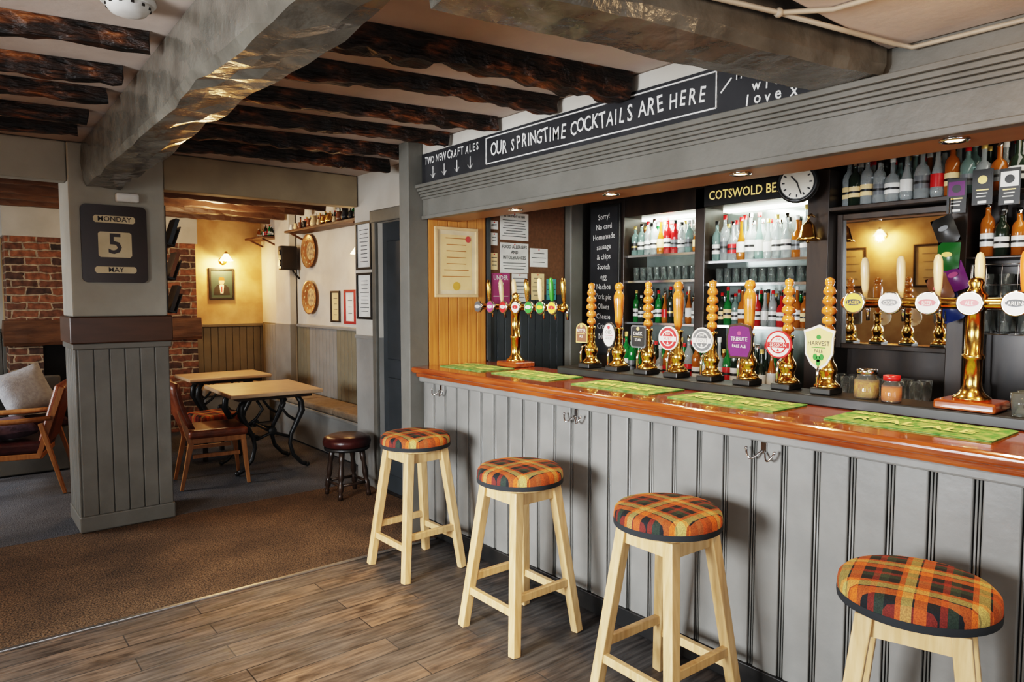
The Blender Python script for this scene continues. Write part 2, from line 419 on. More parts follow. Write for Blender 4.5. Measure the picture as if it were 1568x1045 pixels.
# far lounge
b = B('wall_far')
b.box((.5,9.3,1.25), (3.4,9.4,CZ), CREAM); b.box((-2.4,9.3,1.25), (.5,9.4,CZ), FARW); b.box((-2.4,9.3,0), (3.4,9.4,1.25), OLIVE)
x = 2.36
while x < 3.28: b.box((x,9.285,0.01), (x+.085,9.3,1.22), OLIVE, .004); x += .09
x = -.6
while x < .48: b.box((x,9.285,0.01), (x+.085,9.3,1.22), GREY, .004); x += .09
b.box((2.35,9.265,1.22), (3.3,9.3,1.26), OLIVE, .006); b.box((-2.4,9.265,1.22), (.5,9.3,1.26), GREY, .006)
b.done(False)
b = B('wall_lounge_right'); b.box((3.3,5.39,1.27), (3.4,9.3,CZ), PLASTER); b.box((3.3,5.39,0), (3.4,9.3,1.27), OLIVE)
y = 5.5
while y < 9.2: b.box((3.287,y,0.01), (3.3,y+.085,1.25), OLIVE if (y//.7) % 2 else GREYW, .004); y += .09
b.done(False)
b = B('trim_dado_rail'); b.box((3.265,5.5,1.251), (3.299,8.08,1.285), GREYW, .006); b.done(False)
b = B('trim_lounge_pilaster')
b.box((3.20,8.1,0.01), (3.286,8.55,CZ-.01), PLASTER, .01); b.box((3.19,8.09,0.01), (3.264,8.56,1.28), GREYW, .006)
b.done(False)

b = B('fireplace')
b.box((.51,8.8,.01), (.80,9.28,1.10), BRICK); b.box((1.96,8.8,.01), (2.34,9.28,1.10), BRICK)
b.box((.51,8.8,1.36), (2.34,9.28,2.23), BRICK); b.box((.49,8.78,2.23), (2.36,9.28,CZ-.005), FARW)
b.box((.80,9.2,.01), (1.96,9.28,1.36), BLACK)
b.rough((.47,8.86,1.10), (2.37,8.86,1.10), .26, .26, JOISTL, .008, 20, 3)
b.box((1.1,8.9,.01), (1.65,9.15,.5), IRON, .02); b.box((1.15,8.88,.12), (1.6,8.9,.42), BLACK, .005)
b.done()

b = B('pillar')
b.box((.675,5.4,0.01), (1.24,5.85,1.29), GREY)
x = .68
while x < 1.2: b.box((x,5.387,.12), (x+.0885,5.4,1.25), GREY, .004); x += .0935
y = 5.4
while y < 5.8: b.box((.662,y,.12), (.675,y+.085,1.25), GREY, .004); y += .09
b.box((.655,5.38,0.01), (1.25,5.86,.12), GREY, .01)
b.box((.65,5.38,1.25), (1.255,5.87,1.29), GREY, .006)
b.box((.64,5.37,1.29), (1.265,5.88,1.47), BROWNP, .008)
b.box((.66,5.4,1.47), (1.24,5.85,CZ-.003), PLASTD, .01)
b.done()
LP = mat('lintel_paint', (.30,.235,.15), (.24,.185,.12), .6, scale=4, bump=.2)
b = B('trim_opening_lintel')
b.box((1.241,5.41,2.36), (2.74,5.55,CZ-.004), LP, .01)
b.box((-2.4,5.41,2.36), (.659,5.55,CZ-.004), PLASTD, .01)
b.done()

# ------------------------------------------------------------------ ceiling timber
b = B('ceiling_main_beam')
b.rough((.75,-1.9,2.345), (.855,5.39,2.33), .225, .27, BEAMG, .013, 60, 1, 9)
b.done()
b = B('ceiling_cross_beam')
b.rough((2.49,1.16,2.335), (.98,1.46,2.335), .235, .285, BEAMG, .006, 24, 5)
b.done()
def joist(name, yb, w, z0, x0, x1, mt, seed, jit=.014, sl=-.2, y_ref=2.44, kn=6):
    b = B(name)
    b.rough((x0, yb + sl*(x0-y_ref), z0), (x1, yb + sl*(x1-y_ref), z0), w, CZ-z0-.002, mt, jit, 70, seed, kn); b.done()
for i, yb in enumerate((2.20, 2.67, 3.18, 3.66, 4.16, 4.66)):
    s_ = -.2 if i < 3 else (-.17 if i < 5 else -.13)
    joist('ceiling_joist', yb, (.105,.066,.060,.058,.058,.058)[i], (2.515,2.535,2.535,2.535,2.53,2.53)[i], .98, 2.47 if i < 4 else 2.6, JOIST, i, (.024,.016)[i > 0], s_)
    if i: joist('ceiling_joist', yb, .060, 2.545, -2.35, .66, JOIST, i+20, .014, s_)
for i, yb in enumerate((5.95, 6.5, 7.05, 7.6, 8.15, 8.65)):
    joist('ceiling_joist', yb, .08, 2.52, -2.35, 3.17, JOISTL, i+50, .012, 0)

b = B('smoke_detector'); M = Matrix.Translation((.53,2.72,CZ)) @ Matrix.Rotation(math.pi, 4, 'X')
b.lathe([(0,0),(.085,0),(.088,.014),(.08,.024),(.07,.024),(.068,.034),(.056,.05),(.034,.058),(0,.059)], WHITEP, M, 28)
for k in range(12):
    a = k*math.pi/6; b.box((.060,-.005,.028), (.071,.005,.036), BLACK, 0, M @ Matrix.Rotation(a, 4, 'Z'))
b.done()

# ------------------------------------------------------------------ bar canopy
b = B('bar_canopy')
b.box((2.5,-1.99,2.12), (2.56,3.995,2.54), GREY)
b.box((2.5,-1.99,2.54), (2.56,3.995,CZ-.005), PLASTER)
b.box((2.56,-1.99,2.14), (2.78,3.995,2.20), DARKW)
b.box((2.56,-1.99,2.12), (2.78,3.995,2.14), SOFF)
b.box((2.485,-1.99,2.115), (2.5,3.995,2.14), GREY, .004)
for (x0, z0, z1) in ((2.435,2.315,2.337), (2.45,2.295,2.315), (2.462,2.28,2.295), (2.475,2.262,2.28), (2.487,2.245,2.262)):
    b.box((x0,-1.99,z0), (2.5,3.995,z1), GREY, .004)
b.done(False)
b = B('chalkboard_banner')
b.box((2.488,1.285,2.345), (2.499,3.985,2.54), SLATE)
b.hand('TWO NEW CRAFT ALES', FX(2.4865, 3.65, 2.49), .60, .068, CHALK, .7)
for y in (3.85, 3.72, 3.58, 3.44):
    b.bar((2.4862,y,2.445), (2.4862,y,2.375), .007, .001, CHALK, ref=(0,1,0))
    b.bar((2.4862,y,2.372), (2.4862,y+.024,2.398), .007, .001, CHALK, ref=(1,0,0))
    b.bar((2.4862,y,2.372), (2.4862,y-.024,2.398), .007, .001, CHALK, ref=(1,0,0))
b.hand('OUR SPRINGTIME COCKTAILS ARE HERE', FX(2.4865, 2.50, 2.447), 1.47, .10, CHALK, .70)
for (y0, z0, y1, z1) in ((3.28,2.375,1.72,2.375), (3.28,2.522,1.72,2.522), (3.28,2.375,3.28,2.522), (1.72,2.375,1.72,2.522)):
    b.bar((2.4862,y0,z0), (2.4862,y1,z1), .006, .006, CHALK)
b.bar((2.4862,1.70,2.43), (2.4862,1.65,2.48), .007, .001, CHALK, ref=(0,1,0))
b.hand('MADE', FX(2.4865,1.55,2.485), .19, .055, CHALK); b.hand('with', FX(2.4865,1.48,2.425), .17, .062, CHALK, .9); b.hand('love x', FX(2.4865,1.48,2.372), .24, .062, CHALK, .9)
b.done()
for (y, x) in ((3.2,2.64), (2.42,2.62), (1.68,2.61), (.88,2.60), (.1,2.6)):
    b = B('downlight'); M = Matrix.Translation((x,y,2.1195)) @ Matrix.Rotation(math.pi, 4, 'X')
    b.lathe([(.028,0),(.045,0),(.045,.006),(.038,.009),(.030,.004)], CHROME, M, 24)
    b.lathe([(0,.002),(.029,.002)], GLOW, M, 24)
    b.done()
    L = bpy.data.lights.new('downlight_lamp', 'SPOT'); L.energy = 44 if y > 3 else 36; L.color = (1.,.72,.42); L.spot_size = 1.9; L.spot_blend = .8; L.shadow_soft_size = .03
    o = bpy.data.objects.new('downlight_lamp', L); SC.collection.objects.link(o); o.location = (x,y,2.10)
    o.rotation_euler = (0, math.radians(-9), 0)

# ------------------------------------------------------------------ bar counter
b = B('bar_counter')
b.box((2.39,-1.99,1.098), (3.05,3.995,1.14), MAHOG, .018, None, 4)
b.box((2.43,-1.99,1.07), (3.0,3.995,1.10), MAHOG, .01)
b.box((2.455,-1.99,1.035), (2.52,3.995,1.07), GREYB, .008)
b.box((2.505,-1.99,.01), (2.60,3.995,1.07), GROOVE)
y = -1.98
while y < 3.95:
    b.box((2.488,y,.10), (2.506,min(y+.104,3.99),1.04), GREYB, .005)
    for dy in (.1115, .1220): b.cyl((2.497,y+dy,.10), (2.497,y+dy,1.04), .0038, GREYB, seg=8)
    y += .13
b.box((2.475,-1.99,.01), (2.505,3.995,.105), BLACK, .004)
b.box((2.85,-.4,1.14), (3.04,3.06,1.185), BLACK, .006)
b.box((2.60,-1.99,.75), (3.0,3.995,.78), DARKW)
b.done(False)
for y in (3.77, 2.52, 1.47):
    b = B('coat_hook')
    b.box((2.480,y-.012,.985), (2.4875,y+.012,1.03), CHROME, .002)
    for s_ in (-1, 1):
        pts = [(2.480-.035*math.sin(t), y+s_*(.008+.022*t), .995-.03*math.sin(t*1.3)+(.03 if t > 2.2 else 0)*(t-2.2)) for t in [i*.30 for i in range(9)]]
        b.tube(pts, .0045, CHROME, 6); b.sph(pts[-1], .007, CHROME)
    b.done()
for (y0, y1) in ((.72,1.27), (1.47,2.0), (2.1,2.63), (2.80,3.32), (3.42,3.88)):
    b = B('bar_towel')
    n_ = 14; g = [[None]*9 for _ in range(n_+1)]
    for i in range(n_+1):
        for j in range(9):
            yy = y0+(y1-y0)*i/n_; xx = 2.545+.275*j/8
            z = 1.1435 + .003*abs(mnoise.noise(Vector((xx*14, yy*9, 0)))) + .002
            g[i][j] = b.bm.verts.new((xx+.004*mnoise.noise(Vector((yy*7,1,0))), yy, z))
    for i in range(n_):
        for j in range(8): b.f([g[i][j], g[i+1][j], g[i+1][j+1], g[i][j+1]], GREENM, True)
    b.box((2.547,y0+.004,1.1405), (2.818,y1-.004,1.1445), GREENM)
    b.text('REAL ALE', frame((2.64,(y0+y1)/2,1.151), (0,-1,0), (1,0,0)), .095, YEL, 'CENTER', 1., .002)
    b.text('BREWED IN THE COTSWOLDS', frame((2.75,(y0+y1)/2,1.151), (0,-1,0), (1,0,0)), .034, YEL, 'CENTER', 1., .001)
    b.done()

# ------------------------------------------------------------------ hand pumps
def shape_pts(kind):
    if kind == 'disc': return disc(.062)
    if kind == 'oval': return disc(.058, 28, .85, 1.25)
    if kind == 'arch': return [(-.045,-.055),(.045,-.055),(.045,.02)] + [(.045*math.cos(t), .02+.04*math.sin(t)) for t in [i*math.pi/8 for i in range(1,8)]] + [(-.045,.02)]
    if kind == 'square': return [(-.042,-.06),(.042,-.06),(.05,-.05),(.05,.05),(.042,.06),(-.042,.06),(-.05,.05),(-.05,-.05)]
    if kind == 'barrel': return [(-.05,-.075),(.05,-.075),(.066,-.03),(.068,.03),(.055,.08),(0,.09),(-.055,.08),(-.068,.03),(-.066,-.03)]
    if kind == 'shield': return [(0,-.10),(.035,-.075),(.06,-.03),(.062,.04),(.068,.07),(.04,.078),(0,.095),(-.04,.078),(-.068,.07),(-.062,.04),(-.06,-.03),(-.035,-.075)]
def pump(x, y, z, style, kind, c1, c2, tc, t1, t2, acc):
    b = B('beer_hand_pump'); M = T(x, y, z)
    b.box((-.065,-.045,0.0005), (.05,.045,.028), BLACK, .005, M)
    b.lathe([(0,.028),(.052,.028),(.054,.036),(.044,.046),(.034,.055),(.030,.075),(.036,.09),(.040,.105),(.034,.125),(.024,.14),(.021,.17),(.026,.18),(.021,.19),(.020,.225),(.026,.232),(.026,.244),(0,.246)], BRASS, M, 22)
    if style:
        pr = [(.010,.246),(.016,.256),(.0215,.275),(.0235,.31),(.026,.35),(.030,.40),(.029,.425),(.020,.445),(.016,.452),(.024,.462),(.0265,.475),(.019,.492),(0,.50)]
    else:
        pr = [(.012,.246)]
        for i in range(5):
            z0 = .255+i*.042; r = .030-abs(i-2)*.0025
            pr += [(.014,z0),(r,z0+.008),(r+.001,z0+.02),(r-.004,z0+.033),(.014,z0+.04)]
        pr += [(.020,.475),(.019,.492),(0,.502)]
    b.lathe(pr, TURN, M, 20)
    P = lambda a, bb, c: M @ Vector((a,bb,c))
    b.tube([P(-.02,0,.12), P(-.055,0,.135), P(-.078,0,.125), P(-.086,0,.10), P(-.087,0,.035)], .0065, CHROME, 8)
    b.cyl(P(-.02,0,.19), P(-.072,0,.19), .006, BRASS)
    C = M @ FX(-.074, 0, .205)
    pts = shape_pts(kind); Z = lambda a, bb, c: C @ Matrix.Translation((a, bb, c))
    b.prism(pts, .008, c2, C)
    b.prism([(p[0]*.88, p[1]*.88) for p in pts], .0015, c1, Z(0,0,.008))
    if kind == 'disc':
        b.prism(disc(.040), .0008, acc, Z(0,0,.0095)); b.prism(disc(.034), .0008, c1, Z(0,0,.0103))
        b.prism([(-.052,-.012),(.052,-.012),(.052,.012),(-.052,.012)], .0008, acc, Z(0,-.002,.0108))
        b.text(t1, Z(0,-.002,.0120), .024, c1, 'CENTER', .9); b.text(t2, Z(0,.023,.0115), .016, tc)
        b.prism([(-.006,-.006),(.006,-.006),(0,.008)], .001, tc, Z(0,-.024,.0112))
    else:
        b.text(t1, Z(0,.015,.0105), .028, tc, 'CENTER', .82); b.text(t2, Z(0,-.018,.0105), .021, tc, 'CENTER', .85)
        b.prism([(-.03,-.0015),(.03,-.0015),(.03,.0015),(-.03,.0015)], .001, acc, Z(0,-.002,.0098))
        b.prism(disc(.010, 16), .001, acc, Z(0,.042,.0098))
    if kind == 'shield':
        for (a, c) in ((0,-.05),(-.014,-.042),(.014,-.042),(0,-.066)): b.prism(disc(.012, 10, .8, 1.2), .001, GRN, Z(a,c,.0100))
    b.done()
ys = [2.877,2.662,2.450,2.251,2.045,1.839,1.642,1.45]
cl = [('arch',BRNB,GOLD,WHT,'BITTER','ALE',GOLD), ('oval',WHT,BLACK,BLACK,'OLD','GOLD',RED), ('square',BLACK,GRYB,WHT,'DARK','STAR',GOLD),
      ('disc',RED,WHT,WHT,'RUBY','RED',WHT), ('disc',GRYB,WHT,WHT,'STOUT','OAT',WHT), ('barrel',PUR,CHROME,WHT,'TRIBUTE','PALE ALE',PINK),
      ('disc',WHT,RED,RED,'SESSION','IPA',RED), ('shield',PYEL,WHT,BLACK,'HARVEST','PALE',GRN)]
for i, (y, c) in enumerate(zip(ys, cl)):
    pump(2.955 if i < 7 else 2.94, y, 1.185, i in (1,3,5), *c)

# ------------------------------------------------------------------ tap fonts
def font(name, x, ycol, y0, y1, zt, z0, bys, cols, handles, br=.045):
    b = B(name)
    b.box((x-.085,ycol-.10,z0), (x+.085,ycol+.10,z0+.035), MAHOG, .008)
    M = T(x, ycol, z0+.035); h = zt-z0-.035
    b.lathe([(0,0),(.062,0),(.062,.01),(.045,.022),(.034,.04),(.030,.06),(.030,h*.42),(.036,h*.43),(.036,h*.47),(.030,h*.48),(.030,h-.03),(.038,h-.025),(.04,h+.03),(.032,h+.04),(.02,h+.06),(.026,h+.075),(.02,h+.09),(0,h+.098)], BRASS, M, 28)
    b.cyl((x,y0,zt), (x,y1,zt), .021, BRASS, seg=20)
    for y in (y0, y1): b.sph((x,y,zt), .029, BRASS)
    for i, y in enumerate(bys):
        b.cyl((x-.02,y,zt), (x-.05,y,zt), .02, CHROME)
        C = FX(x-.05, y, zt)
        b.lathe([(0,0),(br,0),(br,.010),(br-.004,.014),(br-.007,.012),(0,.012)], CHROME, C, 28)
        b.prism(disc(br-.007), .0015, cols[i][0], C @ Matrix.Translation((0,0,.0125)))
        b.prism(disc(br*.68, 20, 1, .42), .001, cols[i][1], C @ Matrix.Translation((0,.002,.0142)))
        b.text(cols[i][2], C @ Matrix.Translation((0,0,.0157)), br*.46, cols[i][0], 'CENTER', .8)
        b.cyl((x+.02,y,zt), (x+.075,y,zt), .014, CHROME); b.cyl((x+.065,y,zt+.01), (x+.075,y,zt-.075), .010, CHROME, .007)
        Mh, L = align((x+.045,y,zt+.012), (x+.03,y,zt+.19))
        b.lathe([(0,0),(.009,0),(.008,.02),(.010,.03),(.014,.05),(.017,.11),(.016,.15),(.010,.172),(0,.178)], handles[i], Mh, 14)
    return b.done()
font('beer_tap_tower', 2.94, .905, .45, 1.37, 1.578, 1.14 + .046, [1.32,1.18,1.045,.905,.765,.62,.48],
     [(YLB,BLACK,'LAGER'),(WHT,GRYB,'CIDER'),(WHT,RED,'BEER'),(WHT,RED,'ALE'),(WHT,BLACK,'CARLING'),(RED,WHT,'ALE'),(WHT,GRN,'LAGER')],
     [PORC,PORC,PORC,PORC,ORH,PORC,PORC])
font('beer_tap_tower', 2.94, 3.56, 3.10, 3.95, 1.535, 1.141, [3.9,3.76,3.62,3.49,3.36,3.25,3.14],
     [(GRYB,WHT,'A'),(PINK,WHT,'A'),(RED,WHT,'A'),(WHT,RED,'A'),(GRN,WHT,'A'),(GRN,YLB,'A'),(YLB,RED,'A')],
     [BRASS,PORC,PORC,BRASS,PORC,GRN,BRASS], .042)

GLASS = mat('clear_glass', (.9,.95,.93), (.88,.93,.92), .04, 0, trans=.95, ior=1.3)
def jar(x, y, z, r, h, c, lid):
    b = B('snack_jar'); M = T(x,y,z)
    b.lathe([(0,0),(r,0),(r*1.04,h*.1),(r*1.04,h*.75),(r*.8,h*.88),(r*.8,h)], GLASS, M, 20)
    b.lathe([(0,.006),(r*.93,.006),(r*.93,h*.66),(0,h*.7)], c, M, 16)
    b.lathe([(0,h),(r*.88,h),(r*.88,h+.02),(0,h+.022)], lid, M, 20); b.done()
NUTS = mat('nuts', (.50,.22,.05), (.70,.42,.06), .6, scale=60, bump=.8)
jar(2.93,1.28,1.186,.045,.10, NUTS, CHROME)
jar(2.90,1.17,1.186,.035,.085, ORG, RED)
def tumbler(b, x, y, z, r=.03, h=.09, m=None):
    b.lathe([(0,0),(r*.8,0),(r,h),(r*.93,h),(r*.74,.008),(0,.008)], m or GLASS, T(x,y,z), 14)
b = B('glass_tumblers')
for i in range(8): tumbler(b, 2.90+(i%2)*.08, .74-.085*(i//2), 1.186, .034, .08)
b.done()

# ------------------------------------------------------------------ back bar
b = B('back_counter')
b.box((3.78,-1.99,.01), (4.27,3.92,.98), DARKW); b.box((3.74,-1.99,.98), (4.279,3.92,1.02), DARKW, .006)
b.done(False)
b = B('back_bar_cabinet')
b.box((4.28,-1.99,1.021), (4.34,3.92,CZ-.01), DARKW)
for (y0, y1) in ((3.56,3.92), (2.84,2.92), (1.99,2.12), (1.28,1.36), (.62,.68), (0,.06), (-1.99,-1.9)):
    b.box((4.0,y0,1.021), (4.28,y1,2.34 if y0 > 1.9 else 2.12), DARKW, .004)
b.box((4.0,2.12,2.20), (4.28,3.56,2.60), DARKW); b.box((4.0,-1.99,2.42), (4.28,2.12,2.60), DARKW)
b.box((3.97,2.10,2.345), (4.0,3.92,2.39), DARKW, .006)
b.box((4.0,-1.99,2.095), (4.28,1.99,2.12), DARKW, .004)
b.box((4.0,-1.99,1.79), (4.28,1.28,1.802), DARKW, .003)
for (y0, y1) in ((2.92,3.56), (2.12,2.84)):
    b.box((4.27,y0,1.022), (4.28,y1,2.2), BAYBK)
    for z in ((1.90,1.71,1.40) if y0 > 2.5 else (1.83,1.68,1.40)):
        b.box((4.03,y0,z), (4.27,y1,z+.012), SHELFG); b.box((4.025,y0,z-.002), (4.03,y1,z+.014), CHROME)
    b.box((4.18,y0+.02,2.18), (4.25,y1-.02,2.199), STRIP)
b.done(False)
b = B('beer_sign'); b.box((3.955,2.20,2.20), (3.998,2.82,2.335), BLACK, .004)
b.text('COTSWOLD BEER', FX(3.9535,2.50,2.267), .082, GOLDT, 'CENTER', .84, .0008); b.done()
b = B('bar_mirror')
Mm = Matrix.Translation((4.13,1.675,1.30)) @ Matrix.Rotation(math.radians(-1.5), 4, 'Y')
b.box((0,-.31,0), (.01,.31,.78), MIRROR, 0, Mm)
for (a0, a1, z0, z1) in ((-.313,-.28,0,.785), (.28,.313,0,.785), (-.28,.28,.75,.785), (-.28,.28,0,.03)):
    b.box((-.015,a0,z0), (.02,a1,z1), DARKW, .004, Mm)
b.done()

BC = [mat('gl_clear', (.75,.80,.80), None, .06, 0, trans=.7), mat('gl_green', (.02,.24,.06), None, .08, 0, trans=.4),
      mat('gl_amber', (.45,.14,.02), None, .08, 0, trans=.3), mat('gl_dark', (.02,.03,.02), None, .08),
      mat('gl_red', (.50,.02,.02), None, .1, 0, trans=.2), mat('gl_blue', (.05,.2,.6), None, .08, 0, trans=.4),
      mat('gl_teal', (.35,.50,.46), None, .08, 0, trans=.6)]
LB = [WHT, PAPERC, BLACK, WHT, RED, PAPER, GRYB, PAPER, WHT]
def bottle(b, x, y, z, h, r, g, lab, cap, kind=0):
    M = T(x,y,z)
    if kind == 0: pr = [(0,0),(r,0),(r,h*.60),(r*.85,h*.68),(r*.38,h*.76),(r*.33,h*.95),(r*.4,h*.955),(r*.4,h*.97)]
    elif kind == 1: pr = [(0,0),(r*1.1,0),(r*1.15,h*.45),(r*.9,h*.58),(r*.35,h*.66),(r*.35,h*.94)]
    else: pr = [(0,0),(r*.85,0),(r,h*.1),(r*.8,h*.45),(r*.45,h*.62),(r*.33,h*.72),(r*.33,h*.96)]
    b.lathe(pr, g, M, 12)
    b.lathe([(r*.42,h*.90),(r*.42,h),(0,h)], cap, M, 10)
    rr = r*1.02 if kind != 1 else r*1.16
    if kind == 2: rr = r*.98
    b.lathe([(rr,h*.18),(rr,h*.42)], lab, M, 12)
    if kind != 2: b.lathe([(rr*1.01,h*.27),(rr*1.01,h*.32)], BLACK if lab is not BLACK else GOLD, M, 12)
def bottles(name, x, y0, y1, z, step, h0, h1, pal, rows=1, sd=1, dx=.085):
    rr = random.Random(sd); b = B(name)
    for k in range(rows):
        y = y0+.03+k*step*.4
        while y < y1-.03:
            h = rr.uniform(h0, h1); r = min(step*.47, h*rr.uniform(.13,.155))
            bottle(b, x+k*dx+rr.uniform(-.006,.006), y, z+.0008, h, r, BC[rr.choice(pal)], rr.choice(LB), rr.choice([BLACK,GOLD,RED,CHROME,WHT]), rr.choice([0,0,1,2]))
            y += step*rr.uniform(.9,1.03)
    b.done()
bottles('spirit_bottles', 4.075, 2.93, 3.55, 1.913, .064, .20, .265, [0,0,1,4,2,0,6,0], 2, 1)
bottles('spirit_bottles', 4.075, 2.13, 2.83, 1.843, .066, .24, .32, [0,0,4,2,0,0,6], 2, 2)
bottles('beer_bottles', 4.075, 2.93, 3.55, 1.413, .056, .20, .27, [3,2,1,3,0,2], 2, 3)
bottles('beer_bottles', 4.075, 2.13, 2.83, 1.413, .056, .20, .26, [0,2,1,3,0,6,4], 2, 4)
bottles('soft_drink_bottles', 3.83, 2.2, 3.5, 1.021, .062, .24, .33, [0,2,3,1,0,2], 2, 5)
bottles('spirit_bottles', 4.045, -.6, 1.97, 2.121, .074, .235, .288, [0,0,0,6,3,6,0,2,0], 3, 6, .078)
bottles('spirit_bottles', 4.05, .08, .60, 1.803, .072, .22, .275, [2,3,4,0], 2, 8)
bottles('spirit_bottles', 4.05, .70, 1.27, 1.803, .068, .22, .275, [2,3,4,0,2,3], 3, 9, .072)
bottles('spirit_bottles', 4.10, .08, .60, 1.021, .085, .24, .28, [2,3,4,0], 1, 10)
for (y0, y1, z) in ((2.95,3.53,1.723), (2.16,2.8,1.693)):
    b = B('glass_tumblers'); y = y0+.03
    while y < y1:
        tumbler(b, 4.075, y, z, .029, .10); tumbler(b, 4.155, y+.02, z, .03, .10); y += .064
    b.done()

b = B('chalkboard_menu'); b.box((3.975,3.585,1.15), (3.998,3.895,2.31), BLACK, .003); b.box((3.972,3.60,1.17), (3.976,3.88,2.29), SLATE)
z = 2.22
for t in ('Sorry!', 'No card', 'Homemade', 'sausage', '& chips', 'Scotch', 'egg', 'Nachos', 'Pork pie', 'Olives', 'Cheese', 'Crisps', 'Nuts'):
    b.text(t, FX(3.9705,3.74,z) @ Matrix.Rotation(R.uniform(-.05,.08), 4, 'Z'), .060, CHALK, 'CENTER', .82); z -= .077
b.done()

b = B('station_clock')
Mc = frame((3.86,2.11,2.262), (.25,-1,0), (0,0,1))
b.lathe([(0,-.03),(.105,-.03),(.115,-.02),(.118,0),(.115,.02),(.10,.026),(.098,.015),(0,.015)], BLACK, Mc, 36)
b.lathe([(0,.0165),(.092,.0165)], CLOCKF, Mc, 36)
for i in range(12):
    a = i*math.pi/6
    b.box((-.004,.068,.0168), (.004,.084,.018), INK, 0, Mc @ Matrix.Rotation(a, 4, 'Z'))
b.box((-.004,-.01,.018), (.004,.05,.020), INK, 0, Mc @ Matrix.Rotation(math.radians(40), 4, 'Z'))
b.box((-.003,-.01,.020), (.003,.072,.022), INK, 0, Mc @ Matrix.Rotation(math.radians(200), 4, 'Z'))
b.cyl((3.88,2.11,2.262), (3.969,2.11,2.262), .015, BLACK); b.done()
b = B('brass_bell')
b.lathe([(0,.11),(.012,.11),(.02,.10),(.035,.085),(.045,.05),(.052,.02),(.068,0),(.064,0),(.045,.025)], BRASS, T(3.90,2.06,1.93), 24)
b.sph((3.90,2.06,1.925), .012, BRASS)
b.tube([(3.90,2.06,2.04), (3.90,2.06,2.07), (3.93,2.06,2.08), (3.969,2.06,2.07)], .007, BRASS); b.done()

b = B('wire_glass_rack')
for z in (1.42, 1.54, 1.66, 1.76):
    for y in (.72, 1.24): b.cyl((3.95,y,z), (4.25,y,z), .003, CHROME, seg=6)
    for xx in (3.95, 4.25): b.cyl((xx,.72,z), (xx,1.24,z), .003, CHROME, seg=6)
for y in [ .72+.065*i for i in range(9)]:
    b.cyl((3.95,y,1.42), (3.95,y,1.76), .002, CHROME, seg=6)
    for z in (1.42, 1.60): b.cyl((3.95,y,z), (4.25,y,z), .002, CHROME, seg=6)
for z in (1.42, 1.60):
    for i in range(6): tumbler(b, 4.02, .77+.085*i, z+.004, .032, .11); tumbler(b, 4.12, .77+.085*i, z+.004, .032, .11)
for y in (.72, 1.24):
    b.cyl((3.97,y,1.76), (3.97,y,1.15), .004, CHROME, seg=6); b.cyl((4.2,y,1.76), (4.2,y,1.15), .004, CHROME, seg=6); b.cyl((3.97,y,1.15), (4.2,y,1.15), .004, CHROME, seg=6)
    b.cyl((4.08,y,1.15), (4.08,y,1.021), .012, CHROME)
b.done()
for i, (y, c, zz) in enumerate(((1.30,PUR,2.10), (1.19,GRYB,2.13), (1.08,WHT,2.12), (.97,RED,2.14), (.86,DGRN,2.12), (.75,YLB,2.13))):
    b = B('price_card'); C = FX(3.90, y, zz)
    b.prism([(-.043,-.085),(.043,-.085),(.043,.085),(-.043,.085)], .004, BLACK, C)
    b.prism([(-.036,.0),(.036,.0),(.036,.07),(-.036,.07)], .001, c if i % 2 == 0 else BLACK, C @ Matrix.Translation((0,0,.004)))
    b.prism(disc(.02, 20), .001, GOLD if i % 2 else BLACK, C @ Matrix.Translation((0,.035,.0052)))
    for j in range(3): b.box((-.026+.004*(j%2),-.016-.016*j,.004), (.026-.005*(j%3),-.011-.016*j,.005), PAPER if j else GOLD, 0, C)
    b.prism([(-.018,-.07),(.018,-.07),(.018,-.058),(-.018,-.058)], .001, WHT, C @ Matrix.Translation((0,-.008,.0042)))
    b.cyl((3.905,y,2.108), (3.999,y,2.108), .004, CHROME, seg=6); b.done()
cr = B('crisp_packets')
for k, (x, y, z, c) in enumerate(((3.86,1.33,1.93,BLACK), (3.85,1.31,1.80,DGRN), (3.86,1.28,1.70,PUR), (3.85,1.34,1.64,BRNB), (3.88,1.30,1.55,DBLU))):
    C = FX(x, y, z) @ Matrix.Rotation(R.uniform(-.4,.4), 4, 'Z')
    def side(sg): return [[cr.bm.verts.new(C @ Vector(((i/6-.5)*.10, (j/8-.5)*.14, sg*.020*math.sin(math.pi*i/6)*math.sin(math.pi*j/8)+.005*mnoise.noise(Vector((i,j,k*3.)))))) for j in range(9)] for i in range(7)]
    for g in (side(1), side(-1)):
        for i in range(6):
            for j in range(8): cr.f([g[i][j], g[i+1][j], g[i+1][j+1], g[i][j+1]], c, True)
    cr.prism(disc(.018, 16, 1.3, .7), .001, (GRYB,YLB,PINK,RED,ORG)[k], C @ Matrix.Translation((0,.01,.022)))
cr.cyl((3.87,1.32,1.48), (3.87,1.32,2.09), .004, CHROME, seg=6)
cr.done()
b = B('cash_register')
b.box((3.76,.45,1.022), (3.92,.95,1.14), BLACK, .01)
Mt = Matrix.Translation((3.84,.70,1.14)) @ Matrix.Rotation(math.radians(14), 4, 'Y')
b.box((-.02,-.17,.02), (.02,.17,.24), BLACK, .008, Mt); b.box((-.023,-.15,.04), (-.02,.15,.22), mat('screen', (.05,.07,.09), None, .1), 0, Mt)
b.box((-.0,-.04,-.03), (.03,.04,.10), BLACK, .006, Mt)
for i in range(5):
    for j in range(4): b.box((3.752,.5+i*.04,1.04+j*.022), (3.76,.53+i*.04,1.055+j*.022), WHITEP)
b.done()
b = B('drip_tray_rack')
b.box((3.76,1.38,1.022), (3.98,1.92,1.06), STEEL, .005)
for i in range(6):
    for xx in (3.82, 3.92): b.cyl((xx,1.42+i*.088,1.06), (xx,1.42+i*.088,1.17), .03, GLASS, .036, 14)
b.done()

